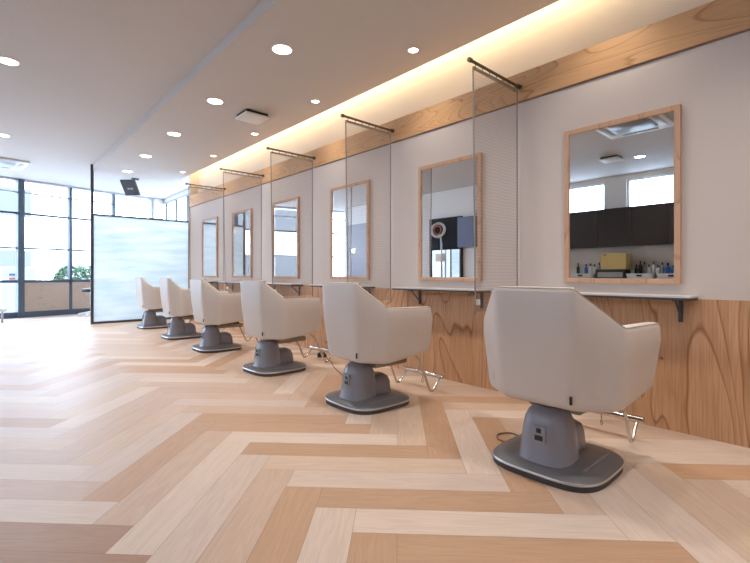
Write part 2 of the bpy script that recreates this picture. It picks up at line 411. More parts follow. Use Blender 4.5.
# left wall with high windows
ly = [(.9, 1.9), (2.50, 3.40), (3.84, 5.2)]
o = MB().box(XL - .15, YB, 0, XL, YA, 2.44).build('wall_left', M['white_paint']); struct(o)
mb = MB().box(XL - .15, YB, 3.06, XL, YA, 3.4)
ys = [YB] + [t for a in ly for t in a] + [YA]
for i in range(0, len(ys), 2): mb.box(XL - .15, ys[i], 2.44, XL, ys[i + 1], 3.06)
o = mb.build('wall_left_upper', M['white_paint']); struct(o)
for i, (a, b) in enumerate(ly):
    wn = empty('window_%d' % (i + 3), (XL, (a + b) / 2, 2.44)); struct(wn); h = (b - a) / 2
    MB().box(-.10, -h, 0, -.04, -h + .04, .62).box(-.10, h - .04, 0, -.04, h, .62).box(-.10, -h + .04, 0, -.04, h - .04, .03).box(-.10, -h + .04, .59, -.04, h - .04, .62).build('window_frame', M['white'], wn)
    MB().box(-.075, -h + .04, .03, -.07, h - .04, .59).build('pane', M['glass'], wn)
o = MB().box(XL - .15, YB - .15, 0, XR, YB, 3.4).build('wall_back', M['white_paint']); struct(o)
# room block on the left (service room) seen in the mirrors
o = MB().box(XL, 5.9, 0, -2.5, 11.5, ZC - .001).build('wall_service_room', M['white_paint']); struct(o)

# ------------------------------------------------------------------ mirrors, shelves
def make_mirror(zb, zt, hw):
    r = empty('wall_mirror')
    fw, dp = .034, .03
    mb = MB().box(-dp, -hw, zb, 0, -hw + fw, zt, .002).box(-dp, hw - fw, zb, 0, hw, zt, .002)
    mb.box(-dp, -hw + fw, zb, 0, hw - fw, zb + fw, .002).box(-dp, -hw + fw, zt - fw, 0, hw - fw, zt, .002)
    mb.build('frame', M['pine'], r)
    MB().box(-.018, -hw + fw, zb + fw, -.003, hw - fw, zt - fw).build('mirror_glass', M['mirror'], r)
    return r
my = [1.115, 2.585, 4.075, 5.545, 6.96, 8.34]
ml = ['pine framed rectangular mirror nearest the camera, reflecting dark cabinets and a yellow box',
      'pine framed mirror second from the right, half behind the nearest mesh screen',
      'pine framed mirror third from the right, crossed by the second mesh screen',
      'pine framed mirror fourth from the right, reflecting the dark framed window wall',
      'pine framed mirror fifth from the right, between the two farthest mesh screens',
      'pine framed mirror farthest away, next to the end of the white wall']
m0 = make_mirror(.936, 2.067, .367); tag(m0, ml[0], 'mirror', 'mirrors along the salon wall'); m0.location = (XW, my[0], 0)
for i in range(1, 6): dup(m0, (XW, my[i], 0), 0, ml[i], 'mirrors along the salon wall')
s0 = empty('wall_shelf'); 
MB().box(-.19, -.455, .018, 0, .575, .030, .003).build('board', M['shelf_top'], s0)
MB().box(-.188, -.453, .004, 0, .573, .018, .002).build('steel_tray', M['steel_dark'], s0)
for sy in (-.365, .365):
    mb = MB().box(-.012, sy - .012, -.14, 0, sy + .012, .004).box(-.16, sy - .012, -.004, -.012, sy + .012, .004)
    mb.tube([(-.13, sy, 0), (-.008, sy, -.11)], .006, 6)
    mb.build('bracket', M['steel_dark'], s0)
sl = ['narrow white wall shelf under the nearest mirror, behind the nearest chair', 'narrow wall shelf with black brackets under the second mirror from the right',
      'narrow wall shelf under the third mirror from the right, glimpsed above the chair arm', 'narrow wall shelf under the fourth mirror from the right', 'narrow wall shelf under the fifth mirror from the right', 'narrow wall shelf under the farthest mirror']
tag(s0, sl[0], 'shelf', 'narrow shelves under the mirrors'); s0.location = (XW - .004, my[0], .838)
for i in range(1, 6): dup(s0, (XW - .004, my[i] + (.0 if i < 5 else 0), .838), 0, sl[i], 'narrow shelves under the mirrors')

# ------------------------------------------------------------------ mesh screens hung from wall rods (local x toward the room is negative)
sc = empty('hanging_screen')
MB().cyl((-.012, 0, 0), (-.685, 0, 0), .011, n=14).build('rod', M['bronze'], sc, 40)
MB().cyl((-.68, 0, 0), (-.705, 0, 0), .017, n=14).build('rod_finial', M['bronze'], sc, 40)
MB().cyl((-.012, 0, 0), (-.04, 0, 0), .02, n=14).build('wall_mount', M['bronze'], sc, 40)
X0, X1, ZT, ZB_ = -.655, -.05, -.045, -1.80
mb = MB()
rr = []
nx, nz = 40, 30
grid = [[mb.bm.verts.new((X0 + .03 * (j / nz) + (X1 - X0 - .03 * (j / nz)) * i / nx, .006 * math.sin(i / nx * 22) * (.3 + j / nz), ZT + (ZB_ - ZT) * j / nz)) for i in range(nx + 1)] for j in range(nz + 1)]
for j in range(nz):
    for i in range(nx): mb.bm.faces.new((grid[j][i], grid[j][i + 1], grid[j + 1][i + 1], grid[j + 1][i]))
mb.build('mesh_curtain', M['screen'], sc, 60)
for xa, xb in ((X0, X0 + .03), (X1, X1)):
    MB().tube([(xa, 0, ZT - .0), (xa * .5 + xb * .5, 0, (ZT + ZB_) / 2), (xb, 0, ZB_ - .02)], .006, 8).build('edge_chain', M['bronze_light'], sc)
MB().box(X0, -.007, ZT - .006, X1, .007, ZT + .012).build('top_hem', M['bronze_light'], sc)
for i in range(7):
    x = X0 + .03 + (X1 - X0 - .06) * i / 6; MB().cyl((x, 0, ZT + .01), (x, 0, -.006), .004, n=6).build('hook', M['bronze'], sc)
MB().box(X0 + .045, -.012, ZB_ + .05, X0 + .075, .012, ZB_ + .09, .003).build('weight_tag', M['white'], sc)
scl = ['sheer metal mesh screen on a bronze rod, nearest the camera, beside the nearest mirror', 'sheer mesh screen second from the right, hanging across the third mirror',
       'sheer mesh screen on a rod, middle one of five, hanging across the fourth mirror', 'sheer mesh screen on a rod, second from the far end, over the fifth mirror',
       'sheer mesh screen on a rod, farthest one, over the farthest mirror at the wall end']
tag(sc, scl[0], 'hanging screen', 'mesh screens between the styling stations')
sy = [1.856, 3.33, 4.80, 6.20, 7.62]; sc.location = (XW, sy[0], 2.525)
for i in range(1, 5): dup(sc, (XW, sy[i], 2.525), 0, scl[i], 'mesh screens between the styling stations')

# ------------------------------------------------------------------ salon chair (faces +x)
def chair():
    r = empty('styling_chair')
    # outline of the shell at the bottom and at the top, from one arm front round the back to the other
    top = [(.33, -.40, .752), (-.085, -.372, .758), (-.250, -.208, .937)]
    mid = [(.350, -.40), (-.085, -.378), (-.240, -.203)]
    bot = [(.355, -.365), (-.07, -.350), (-.205, -.188)]
    def full(p): return p + [(x, -y, *rest) for x, y, *rest in reversed(p)]
    top, mid, bot = full(top), full([(*p, 0) for p in mid]), full([(*p, 0) for p in bot])
    def rounded(P, rad=.035, n=4):
        outp = []
        for i, p in enumerate(P):
            p = Vector(p)
            if i in (0, len(P) - 1): outp.append(p); continue
            a, b = Vector(P[i - 1]), Vector(P[i + 1])
            ua, ub = (a - p).normalized(), (b - p).normalized()
            s_, e_ = p + ua * rad, p + ub * rad
            for k in range(n + 1):
                t = k / n; outp.append(s_ * (1 - t) ** 2 + p * 2 * t * (1 - t) + e_ * t * t)
        res = []
        for i in range(len(outp) - 1):     # subdivide long runs
            res.append(outp[i]); d = (outp[i + 1] - outp[i]).length; k = int(d / .06)
            for t in range(1, k + 1): res.append(outp[i].lerp(outp[i + 1], t / (k + 1)))
        res.append(outp[-1]); return res
    # same sample count everywhere: sample by segment parameter
    def sample(P, rad):
        segs = [10, 6, 10, 6, 10]
        out_ = []
        Q = [Vector(p) for p in P]
        for i, k in enumerate(segs):
            a, b = Q[i], Q[i + 1]; l = (b - a).length
            t0 = 0 if i == 0 else rad / l; t1 = 1 if i == len(segs) - 1 else 1 - rad / l
            for j in range(k + 1): out_.append(a.lerp(b, t0 + (t1 - t0) * j / k))
            if i < len(segs) - 1:
                c = Q[i + 2]; s_ = a.lerp(b, t1); e_ = b.lerp(c, rad / (c - b).length)
                for j in (1, 2, 3):
                    t = j / 4; out_.append(s_ * (1 - t) ** 2 + b * 2 * t * (1 - t) + e_ * t * t)
        return out_
    T, D, Bt = sample(top, .022), sample(mid, .04), sample(bot, .04)
    n = len(T)
    def normals(P):
        res = []
        for i in range(n):
            t = (P[min(i + 1, n - 1)] - P[max(i - 1, 0)]); t.z = 0; t.normalize()
            res.append(Vector((-t.y, t.x, 0)))
        c = Vector((.1, 0, 0))
        return [v if (c - Vector((p.x, p.y, 0))).dot(v) > 0 else -v for v, p in zip(res, P)]
    nT, nD, nB = normals(T), normals(D), normals(Bt)
    # belly: the bottom rises toward the arm fronts
    def zb(i): 
        x = Bt[i].x
        return .352 + .045 * max(0, (x + .1) / .47) ** 1.3
    prof = []
    TH = .075
    def row(f): prof.append([f(i) for i in range(n)])
    row(lambda i: Vector((Bt[i].x, Bt[i].y, zb(i))) + nB[i] * .085)
    row(lambda i: Vector((Bt[i].x, Bt[i].y, zb(i) + .004)) + nB[i] * .03)
    row(lambda i: Vector((Bt[i].x, Bt[i].y, zb(i) + .018)) + nB[i] * .008)
    row(lambda i: Vector((Bt[i].x, Bt[i].y, zb(i) + .045)))
    for t in (.25, .5, .75):
        def g(i, t=t):
            a = Bt[i].lerp(D[i], t); a.z = (zb(i) + .045) * (1 - t) + .66 * t; return a
        row(g)
    row(lambda i: Vector((D[i].x, D[i].y, .66)))
    row(lambda i: Vector((T[i].x, T[i].y, T[i].z - .024)))
    row(lambda i: Vector((T[i].x, T[i].y, T[i].z - .012)) + nT[i] * .003)
    row(lambda i: Vector((T[i].x, T[i].y, T[i].z - .003)) + nT[i] * .012)
    row(lambda i: T[i] + nT[i] * .026)
    row(lambda i: T[i] + nT[i] * (TH - .02))
    row(lambda i: Vector((T[i].x, T[i].y, T[i].z - .006)) + nT[i] * (TH - .004))
    row(lambda i: Vector((T[i].x, T[i].y, T[i].z - .03)) + nT[i] * TH)
    row(lambda i: Vector((D[i].x, D[i].y, .52)) + nD[i] * (TH + .01))
    row(lambda i: Vector((Bt[i].x, Bt[i].y, .40)) + nB[i] * (TH + .02))
    mb = MB(); bmx = mb.bm
    vr = [[bmx.verts.new(p) for p in rw] for rw in prof]
    for a, b in zip(vr, vr[1:] + vr[:1]):
        for k in range(n - 1): bmx.faces.new((a[k], a[k + 1], b[k + 1], b[k]))
    bmx.faces.new([rw[0] for rw in vr]); bmx.faces.new([rw[-1] for rw in reversed(vr)])
    mb.build('shell', M['leather'], r, 50)
    # piping along the outer top edge
    pp = [T[i] + nT[i] * .006 + Vector((0, 0, -.004)) for i in range(n)]
    MB().tube(pp, .0024, 6).build('piping', M['seam'], r, 60)
    # belly panel closing the underside
    c = Vector((.12, 0, .352))
    mb = MB(); ring = [Vector((Bt[i].x, Bt[i].y, zb(i) + .002)) + nB[i] * .08 for i in range(n)]
    mb.loft([ring, [Vector((p.x, p.y, p.z + .05)) for p in ring]])
    mb.build('underside', M['leather'], r)
    MB().box(-.16, -.285, .41, .37, .285, .545, .045, 4).build('seat_cushion', M['leather'], r, 50)
    mb = MB(); back = [(-.165, y) for y in (-.13, .13)]
    mb.loft([superell(-.150, 0, .045, .16, 24, 3, .54), superell(-.165, 0, .045, .16, 24, 3, .72), superell(-.178, 0, .03, .14, 24, 3, .87)])
    mb.build('back_cushion', M['leather'], r, 50)
    for s_ in (-1,):
        MB().box(-.214, s_ * .178 - .006, .392, -.206, s_ * .178 + .006, .432, .003).build('zip_tab', M['black'], r)
    # only the tab on the near corner shows in the row
    # base plate
    mb = MB(); mb.loft([superell(.035, 0, .278, .282, 72, 3.6, z) if True else 0 for z in (0.0, .028)])
    mb.build('rubber_foot', M['rubber'], r, 40)
    MB().loft([superell(.035, 0, .282, .286, 72, 3.6, .028), superell(.035, 0, .284, .288, 72, 3.6, .030), superell(.035, 0, .284, .288, 72, 3.6, .037), superell(.035, 0, .282, .286, 72, 3.6, .040)]).build('edge_trim', M['alu'], r, 40)
    pl = MB().loft([superell(.035, 0, .281, .285, 72, 3.6, .040), superell(.035, 0, .274, .278, 72, 3.6, .047), superell(.03, 0, .20, .205, 72, 3., .058),
                    superell(.01, 0, .17, .15, 72, 2.6, .070), superell(0, 0, .14, .13, 72, 2.4, .078)]).build('base_plate', M['grey_plate'], r, 40)
    # ridge lines of the step on the plate
    MB().box(-.10, -.200, .048, .20, -.187, .062, .004).build('foot_ridge', M['grey_shell'], pl)
    # pedestal
    mb = MB()
    rows = [(.060, .136, .142), (.075, .128, .136), (.15, .118, .130), (.21, .110, .124), (.26, .100, .114), (.295, .085, .098), (.318, .062, .074)]
    mb.loft([superell(-.05, 0, a, b, 40, 2.6, z) for z, a, b in rows])
    ped = mb.build('pedestal', M['grey_shell'], r, 50)
    MB().loft([superell(.11, 0, .13, .10, 40, 3., .058), superell(.11, 0, .12, .092, 40, 3., .15), superell(.10, 0, .11, .085, 40, 3., .19), superell(.09, 0, .085, .065, 40, 2.6, .212)]).build('front_housing', M['grey_shell'], ped, 50)
    sk = MB().box(-.170, -.036, .155, -.150, .032, .24, .006).build('power_inlet', M['socket'], ped)
    sk.rotation_euler = (0, 0, 0)
    for (y0, y1, z0, z1) in ((-.014, .010, .208, .230), (-.022, .018, .170, .195)):
        MB().box(-.174, y0, z0, -.168, y1, z1, .002).build('socket', M['black'], ped)
    # lifting column and seat frame
    MB().cyl((-.03, 0, .32), (-.03, 0, .36), .05, n=24).build('lift_column', M['beige'], r, 40)
    sf = MB().box(.0, -.14, .285, .34, .14, .335, .016, 3).build('seat_frame', M['beige'], r, 40)
    MB().box(-.02, -.10, .335, .30, .10, .36, .004).build('mounting_plate', M['black'], sf, 40)
    # footrest: two bent tubes and a chrome bar
    for s_ in (-1, 1):
        y = s_ * .20
        MB().tube([(.33, y, .375), (.40, y, .32), (.47, y, .19), (.525, y, .065), (.545, y, .034), (.565, y, .030), (.585, y, .042), (.66, y, .125)], .0095, 10).build('footrest_tube', M['chrome'], r, 60)
    b = MB().cyl((.665, -.235, .138), (.665, .235, .138), .018, n=20).build('footrest_bar', M['chrome'], r, 40)
    MB().cyl((.665, 0, .122), (.665, 0, .085), .005, n=8).tube([(.665 + .016 * math.cos(t * .628), 0, .067 + .016 * math.sin(t * .628)) for t in range(10)], .0035, 6, True).build('hang_ring', M['chrome'], b, 40)
    return r
cl_ = ['cream leather salon chair nearest the camera, large in the right foreground',
       'cream leather salon chair second from the right, in front of the second mirror',
       'cream leather salon chair third from the right, beside the black foot switch',
       'cream leather salon chair fourth from the right, overlapping the third chair',
       'cream leather salon chair second from the far end of the row',
       'cream leather salon chair farthest away, in front of the frosted glass partition']
pose = [(2.235, 1.074, .015), (2.215, 2.582, -.03), (2.253, 4.098, .04), (2.31, 5.74, -.01), (2.345, 7.195, -.02), (2.40, 8.88, -.019)]
c0 = chair(); tag(c0, cl_[0], 'chair', 'salon chairs in a row facing the mirrors')
c0.location = (pose[0][0], pose[0][1], 0); c0.rotation_euler = (0, 0, pose[0][2])
for i in range(1, 6): dup(c0, (pose[i][0], pose[i][1], 0), pose[i][2], cl_[i], 'salon chairs in a row facing the mirrors')

# foot switch and cables on the floor
fs = empty('foot_switch', (3.06, 4.34, 0), R(-20)); tag(fs, 'small black foot switch on the floor between the third and second chairs', 'foot switch')
mb = MB(); mb.loft([superell(0, 0, .055, .04, 20, 4, 0), superell(0, 0, .055, .04, 20, 4, .02), superell(-.01, 0, .04, .035, 20, 4, .05)]); mb.build('body', M['black'], fs, 40)
MB().box(-.03, -.03, .05, .03, .03, .058, .003).build('pedal', M['rubber'], fs)
def catm(P, n=8):
    P = [Vector(p) for p in P]; P = [P[0]] + P + [P[-1]]; o_ = []
    for i in range(1, len(P) - 2):
        for k in range(n):
            t = k / n; a, b, c, d = P[i - 1:i + 3]
            o_.append(.5 * ((2 * b) + (c - a) * t + (2 * a - 5 * b + 4 * c - d) * t * t + (3 * b - a - 3 * c + d) * t ** 3))
    return o_ + [P[-2]]
cb = MB().tube(catm([(3.06, 4.28, .006), (2.95, 4.0, .006), (2.8, 3.75, .006), (2.6, 3.3, .006), (2.45, 2.95, .006)]), .005, 8).build('floor_cable', M['cable'])
tag(cb, 'thin brown cable on the floor running from the foot switch to the second chair', 'cable', )
cb = MB().tube(catm([(2.45, 1.385, .006), (2.46, 1.46, .006), (2.39, 1.50, .006), (2.32, 1.46, .006), (2.31, 1.40, .006), (2.34, 1.37, .006)]), .005, 8).build('floor_cable', M['cable'])
tag(cb, 'thin brown cable looping out beside the left of the nearest chair base', 'cable')

# ------------------------------------------------------------------ frosted partition
pt = empty('glass_partition', (1.63, 10.24, 0)); tag(pt, 'tall frosted glass partition in a slim black frame at the end of the chair row', 'partition')
LP_ = 1.93
MB().box(0, -.02, 0.02, .05, .02, ZC - .002).build('post', M['steel_dark'], pt)
MB().box(.05, -.02, .0, LP_, .02, .045).box(.05, -.02, 2.17, LP_, .02, 2.205).box(LP_ - .04, -.02, .045, LP_, .02, 2.17).box(0, -.02, 0, .05, .02, .02).build('frame', M['steel_dark'], pt)
MB().box(.05, -.004, .045, LP_ - .04, .004, 2.17).build('frosted_pane', M['frosted'], pt)

# ------------------------------------------------------------------ ceiling fixtures
def fixture(name, rad, lens, ring=.012):
    r = empty(name)
    mb = MB(); prof = [(rad, 0), (rad + ring, 0), (rad + ring, -.006), (rad, -.009)]
    n = 36; vr = [[mb.bm.verts.new((a * math.cos(2 * math.pi * k / n), a * math.sin(2 * math.pi * k / n), z)) for k in range(n)] for a, z in prof]
    for a, b in zip(vr, vr[1:] + vr[:1]):
        for k in range(n): mb.bm.faces.new((a[k], a[(k + 1) % n], b[(k + 1) % n], b[k]))
    mb.build('trim_ring', M['white'], r, 40)
    MB().cyl((0, 0, -.0005), (0, 0, -.006), rad, n=36).build('lens', lens, r)
    return r
def lamp(name, x, y, z, energy, color, angle=130, rad=.06):
    l = bpy.data.lights.new(name, 'SPOT'); l.energy = energy; l.color = color; l.spot_size = R(angle); l.spot_blend = 1.; l.shadow_soft_size = rad
    o = bpy.data.objects.new(name, l); COL.objects.link(o); o.location = (x, y, z - .03); return o
big = fixture('downlight', .085, M['white_emit'])
g1 = 'large round downlights along the dropped ceiling'
tag(big, 'large round downlight in the dropped ceiling, nearest the camera', 'ceiling light', g1)
by = [3.55, 5.15, 6.76, 8.36, 9.85]
bl = ['', 'large round downlight in the dropped ceiling, second nearest, left of the ceiling fan grille', 'large round downlight in the dropped ceiling, middle of the row of five',
      'large round downlight in the dropped ceiling, second from the far end', 'large round downlight in the dropped ceiling, farthest, above the hanging speaker']
bx = [2.057, 2.08, 2.12, 2.15, 2.20]
big.location = (bx[0], by[0], ZS)
for i in range(1, 5): dup(big, (bx[i], by[i], ZS), 0, bl[i], g1)
for y in by + [1.95, .35, -1.25]:
    lamp('downlight_lamp', 2.1, y, ZS, 74, (1., .90, .80), 122)
sm = fixture('accent_downlight', .045, M['warm_emit'], .01)
g2 = 'small round downlights beside the light cove'
tag(sm, 'small round downlight beside the cove, nearest the camera', 'ceiling light', g2)
sy_ = [2.75, 4.35, 5.96, 7.55, 9.16]; sx_ = [2.96, 2.97, 3.0, 3.02, 3.04]; sm.location = (sx_[0], sy_[0], ZS)
smn = ['', 'small round downlight beside the cove, second nearest, above the second mesh screen', 'small round downlight beside the cove, middle of the row of five',
       'small round downlight beside the cove, second from the far end', 'small round downlight beside the cove, farthest from the camera']
for i in range(1, 5): dup(sm, (sx_[i], sy_[i], ZS), 0, smn[i], g2)
for y in sy_ + [1.15, -.45]: lamp('accent_lamp', 2.96, y, ZS, 26, (1., .86, .68), 110)
g3 = 'round downlights in the higher ceiling'
ml_ = dup(big, (.21, 5.83, ZC), 0, 'round downlight in the higher ceiling at the upper left edge of the picture', g3)
dup(big, (.26, 9.0, ZC), 0, 'round downlight in the higher ceiling above the air conditioner at the left edge', g3)
dup(big, (-.10, 2.75, ZC), 0, 'round downlight seen in the top left corner of the nearest mirror', g3)
dup(big, (-2.55, 2.72, ZC), 0, 'round downlight seen in the nearest mirror, right of the reflected ceiling vent', g3)
for x, y in ((.21, 5.83), (.26, 9.), (-.1, 2.75), (-2.55, 2.55), (0, -.6), (-2.4, 5.0)): lamp('ceiling_lamp', x, y, ZC, 40, (1., .95, .9), 140)

# ceiling exhaust grille
def vent(loc, rz, label, name='ceiling_vent'):
    r = empty(name, loc, rz); tag(r, label, 'ceiling vent')
    MB().box(-.145, -.145, -.035, .145, .145, 0).build('duct_collar', M['black'], r)
    MB().box(-.165, -.165, -.058, .165, .165, -.035, .006).build('grille_panel', M['white'], r, 40)
    return r
vent((2.62, 5.27, ZS), 0, 'square white exhaust vent with dark gap on the dropped ceiling')
vent((-2.24, 3.1, ZC), 0, 'square white ceiling vent seen in the nearest mirror')
def cassette(loc, rz, label):
    r = empty('air_conditioner', loc, rz); tag(r, label, 'air conditioner', 'ceiling cassette air conditioners')
    MB().box(-.44, -.44, -.035, .44, .44, 0, .01).build('panel', M['white'], r, 40)
    MB().loft([superell(0, 0, .27, .27, 40, 5, -.042), superell(0, 0, .28, .28, 40, 5, -.034)]).build('intake_grille', M['grey_metal'], r, 40)
    for k in range(4):
        c, s_ = math.cos(k * math.pi / 2), math.sin(k * math.pi / 2)
        o = MB().box(.31, -.24, -.045, .38, .24, -.036, .004).build('air_flap', M['frame_light'], r, 40); o.rotation_euler = (0, 0, k * math.pi / 2)
    return r
cassette((.24, 11.15, ZC - .004), .1, 'white ceiling cassette air conditioner at the left edge, near the window wall')
cassette((-.50, 2.2, ZC - .004), .0, 'white ceiling cassette air conditioner seen in the top of the nearest mirror')
# conduit pieces / track near cassette seen in the mirror
tr = empty('ceiling_track', (-.9, 1.2, ZC)); tag(tr, 'grey ceiling service track seen at the top right of the nearest mirror', 'ceiling track')
MB().box(-.05, -.9, -.03, .05, .6, 0, .004).build('rail', M['frame_light'], tr)
# speaker
rv = Vector((.742, -.6704, 0)); fv = Vector((.6704, .742, 0))
sp = empty('hanging_speaker', (2.66, 11.1, ZC)); tag(sp, 'black rectangular speaker tilted down on a ceiling bracket beyond the dropped ceiling', 'speaker')
hv = (Vector((0, 0, -1)) * .78 + fv * .62).normalized(); nv = rv.cross(hv).normalized()
if nv.z > 0: nv = -nv
ctr = Vector((-.13, .02, -.22)) 
W2, H2, D2 = .165, .19, .09
def slab(c, hw, hh, d0, d1, bev=0):
    m = MB(); P = []
    for d in (d0, d1):
        P.append([c + rv * sx * hw + hv * s2 * hh + nv * d for sx, s2 in ((-1, -1), (1, -1), (1, 1), (-1, 1))])
    m.loft(P); return m
bd = slab(ctr, W2, H2, -.035, 0).build('cabinet', M['black'], sp)
slab(ctr, W2 - .008, H2 - .008, 0, .004).build('front_grille', M['steel_dark'], sp)
MB().box(-.10, -.05, -.03, .04, .05, -.001).tube([(-.05, 0, -.02), (-.05, .03, -.08), tuple(ctr - nv * .03)], .015, 8).build('bracket', M['steel_dark'], sp)
tx = bpy.data.curves.new('logo', 'FONT'); tx.body = 'BOSE'; tx.size = .055; tx.align_x = 'CENTER'; tx.align_y = 'CENTER'; tx.extrude = .001; tx.materials.append(M['white']); tx.shear = .3
to = bpy.data.objects.new('logo', tx); COL.objects.link(to); to.parent = sp
mm = Matrix((rv, -hv, nv)).transposed().to_4x4()
if (rv.cross(-hv)).dot(nv) < 0: mm = Matrix((-rv, -hv, nv)).transposed().to_4x4()
mm.translation = ctr + nv * .006 + hv * .02
bpy.context.view_layer.update()
lm = bpy.data.meshes.new_from_object(to.evaluated_get(bpy.context.evaluated_depsgraph_get()))
bpy.data.objects.remove(to); to = bpy.data.objects.new('logo', lm); COL.objects.link(to); to.parent = sp; to.matrix_local = mm
# cove light strip hidden on the lip
st = empty('cove_light', (3.19, 0, ZS)); tag(st, 'warm light strip hidden in the long ceiling cove above the plywood band', 'cove light')

def area(name, loc, rot, sx, sy_, e, color, portal=False):
    l = bpy.data.lights.new(name, 'AREA'); l.shape = 'RECTANGLE'; l.size = sx; l.size_y = sy_; l.energy = e; l.color = color
    if portal: l.cycles.is_portal = True
    o = bpy.data.objects.new(name, l); COL.objects.link(o); o.location = loc; o.rotation_euler = rot; return o
# LED strip: physical tape on the upper side of the drop's edge
MB().box(.061, .9, .24, .067, YE - .1, .32).build('led_tape', M['led'], st)
# portals
area('portal', (XL + LEN / 2 * math.cos(AL) + .02, YA + LEN / 2 * math.sin(AL) - .1, 1.65), (R(-90), 0, AL), LEN, 3.0, 1, (1, 1, 1), True)
# ------------------------------------------------------------------ reflected side of the room
cab = empty('wall_cabinet', (XL, 0, 0)); tag(cab, 'long dark brown wall cabinet under the high windows, seen in the nearest mirror', 'cabinet')
MB().box(0, -1.5, 1.60, .33, 5.2, 2.42).build('body', M['dark_wood'], cab)
y = -1.5
while y < 5.1: 
    MB().box(.33, y + .004, 1.605, .348, y + .666, 2.415, .002).build('door', M['dark_wood'], cab); y += .67
ct = empty('counter', (XL + .006, 0, 0)); tag(ct, 'long counter with black top below the dark wall cabinet, seen in the nearest mirror', 'counter')
MB().box(0, -1.5, 0, .62, 5.2, .86).build('body', M['white_paint'], ct)
MB().box(0, -1.5, .86, .66, 5.22, .90, .004).build('worktop', M['counter'], ct)
XC = XL
zt = .90
yb = empty('card_box', (-3.60, 3.50, zt + .20)); 
MB().box(-.15, -.25, 0, .15, .25, .34, .004).build('body', M['yellow_box'], yb)
MB().box(-.15, -.03, .34, .151, .03, .342).build('tape', M['beige'], yb); MB().box(.15, .13, .30, .152, .20, .32).build('printed_mark', M['black'], yb); MB().box(.15, -.20, .29, .152, -.14, .305).build('printed_mark', M['beige'], yb)
tag(yb, 'yellow cardboard box on the back counter, seen in the nearest mirror', 'box')
tv = empty('towel_warmer', (-3.60, 3.55, zt)); tag(tv, 'low black appliance under the yellow box, seen in the nearest mirror', 'appliance')
MB().box(-.17, -.29, 0, .17, .29, .20, .012).build('body', M['black'], tv); MB().box(.17, -.25, .03, .18, .25, .14, .004).build('door', M['grey_metal'], tv)
def tray(x, y, rz, label):
    r = empty('salon_tray', (x, y, zt), rz); tag(r, label, 'tray', 'white trays along the back counter')
    mb = MB()
    mb.loft([superell(0, 0, .12, .24, 32, 5, 0), superell(0, 0, .15, .27, 32, 5, .11), superell(0, 0, .14, .26, 32, 5, .11), superell(0, 0, .11, .23, 32, 5, .02)])
    mb.build('body', M['white'], r, 40)
    MB().box(.140, -.05, .05, .152, .05, .085, .004).build('handle', M['black'], r)
    MB().box(-.10, -.2, .03, .10, .2, .06, .01).build('mat', M['black'], r); return r
tray(-3.48, 4.14, 0, 'white tray on the back counter at the left edge of the nearest mirror')
tray(-3.48, 2.42, 0, 'white tray on the back counter at the right edge of the nearest mirror')
kb = tray(-3.48, 2.97, .0, 'white tray on the back counter below the yellow box, seen in the nearest mirror')
def bottle(x, y, h, r_, mat, label, group, capm='black'):
    o = empty('bottle', (x, y, zt)); tag(o, label, 'bottle', group)
    prof = [(0, r_ * .9), (.006, r_), (h * .68, r_), (h * .76, r_ * .75), (h * .8, r_ * .35), (h * .86, r_ * .35)]
    MB().loft([superell(0, 0, a, a, 16, 2, z) for z, a in prof]).build('body', M[mat], o, 40)
    MB().cyl((0, 0, h * .84), (0, 0, h), r_ * .42, n=12).build('cap', M[capm], o, 40)
pos = [(4.40, .36, 'black'), (4.22, .33, 'blue'), (4.12, .34, 'white'), (4.03, .32, 'white'), (3.93, .36, 'grey_metal'), (3.86, .28, 'white'),
       (3.18, .30, 'black'), (3.10, .38, 'black'), (3.02, .36, 'grey_metal'), (2.94, .30, 'white'), (2.86, .36, 'white'), (2.78, .28, 'white'), (2.70, .34, 'grey_metal')]
names = {'black': 'black', 'blue': 'blue', 'white': 'white', 'grey_metal': 'grey'}
for i, (y, h, c) in enumerate(pos):
    sidew = 'left' if y > 3.8 else 'right'
    rank = sum(1 for q_ in pos if (q_[0] > 3.8) == (y > 3.8) and q_[0] >= y)
    word = ['first', 'second', 'third', 'fourth', 'fifth', 'sixth', 'seventh', 'eighth'][rank - 1]
    bottle(-3.86, y, h, .035, c, '%s bottle in nearest mirror, %s from left among those %s of yellow box' % (names[c], word, sidew), 'bottles on the back counter')
for i, (y, h) in enumerate(((2.60, .33), (2.50, .27), (2.38, .36))):
    bottle(-3.84, y, h, .045, 'blue', ['blue spray bottle at the right end of the nearest mirror, left one of three', 'short blue spray bottle at the right end of the nearest mirror, middle of three', 'tallest blue spray bottle at the right end of the nearest mirror, nearest its frame'][i], 'blue bottles on the back counter')
# service wall things seen in the second mirror
bc = empty('wall_unit', (-2.5, 7.2, 0)); tag(bc, 'tall glossy black wall unit seen in the second mirror from the right', 'wall unit')
MB().box(0, -.52, 1.63, .08, .52, 2.46, .004).build('upper_panel', M['matte_black'], bc)
MB().box(0, -.52, .0, .08, -.47, 1.63).box(0, .47, 0, .08, .52, 1.63).box(0, -.47, 0, .08, .47, .08).build('frame', M['black'], bc)
MB().box(.01, -.47, .08, .05, .47, 1.63).build('glass_panel', M['mirror'], bc)
MB().box(.045, -.02, .08, .06, .02, 1.63).build('door_stile', M['grey_metal'], bc)
bb = empty('wall_cupboard', (-2.5, 6.42, 0)); tag(bb, 'slate blue wall cupboard beside the black unit, seen in the second mirror', 'cupboard')
MB().box(0, -.24, 1.66, .25, .24, 2.40, .004).build('body', M['slate_blue'], bb); MB().box(.25, -.235, 1.665, .265, .235, 2.395, .003).build('door', M['slate_blue'], bb)
sd = empty('sliding_door', (-2.485, 10.5, 0)); tag(sd, 'blue grey sliding door with a narrow glass slot, seen in the third mirror', 'door')
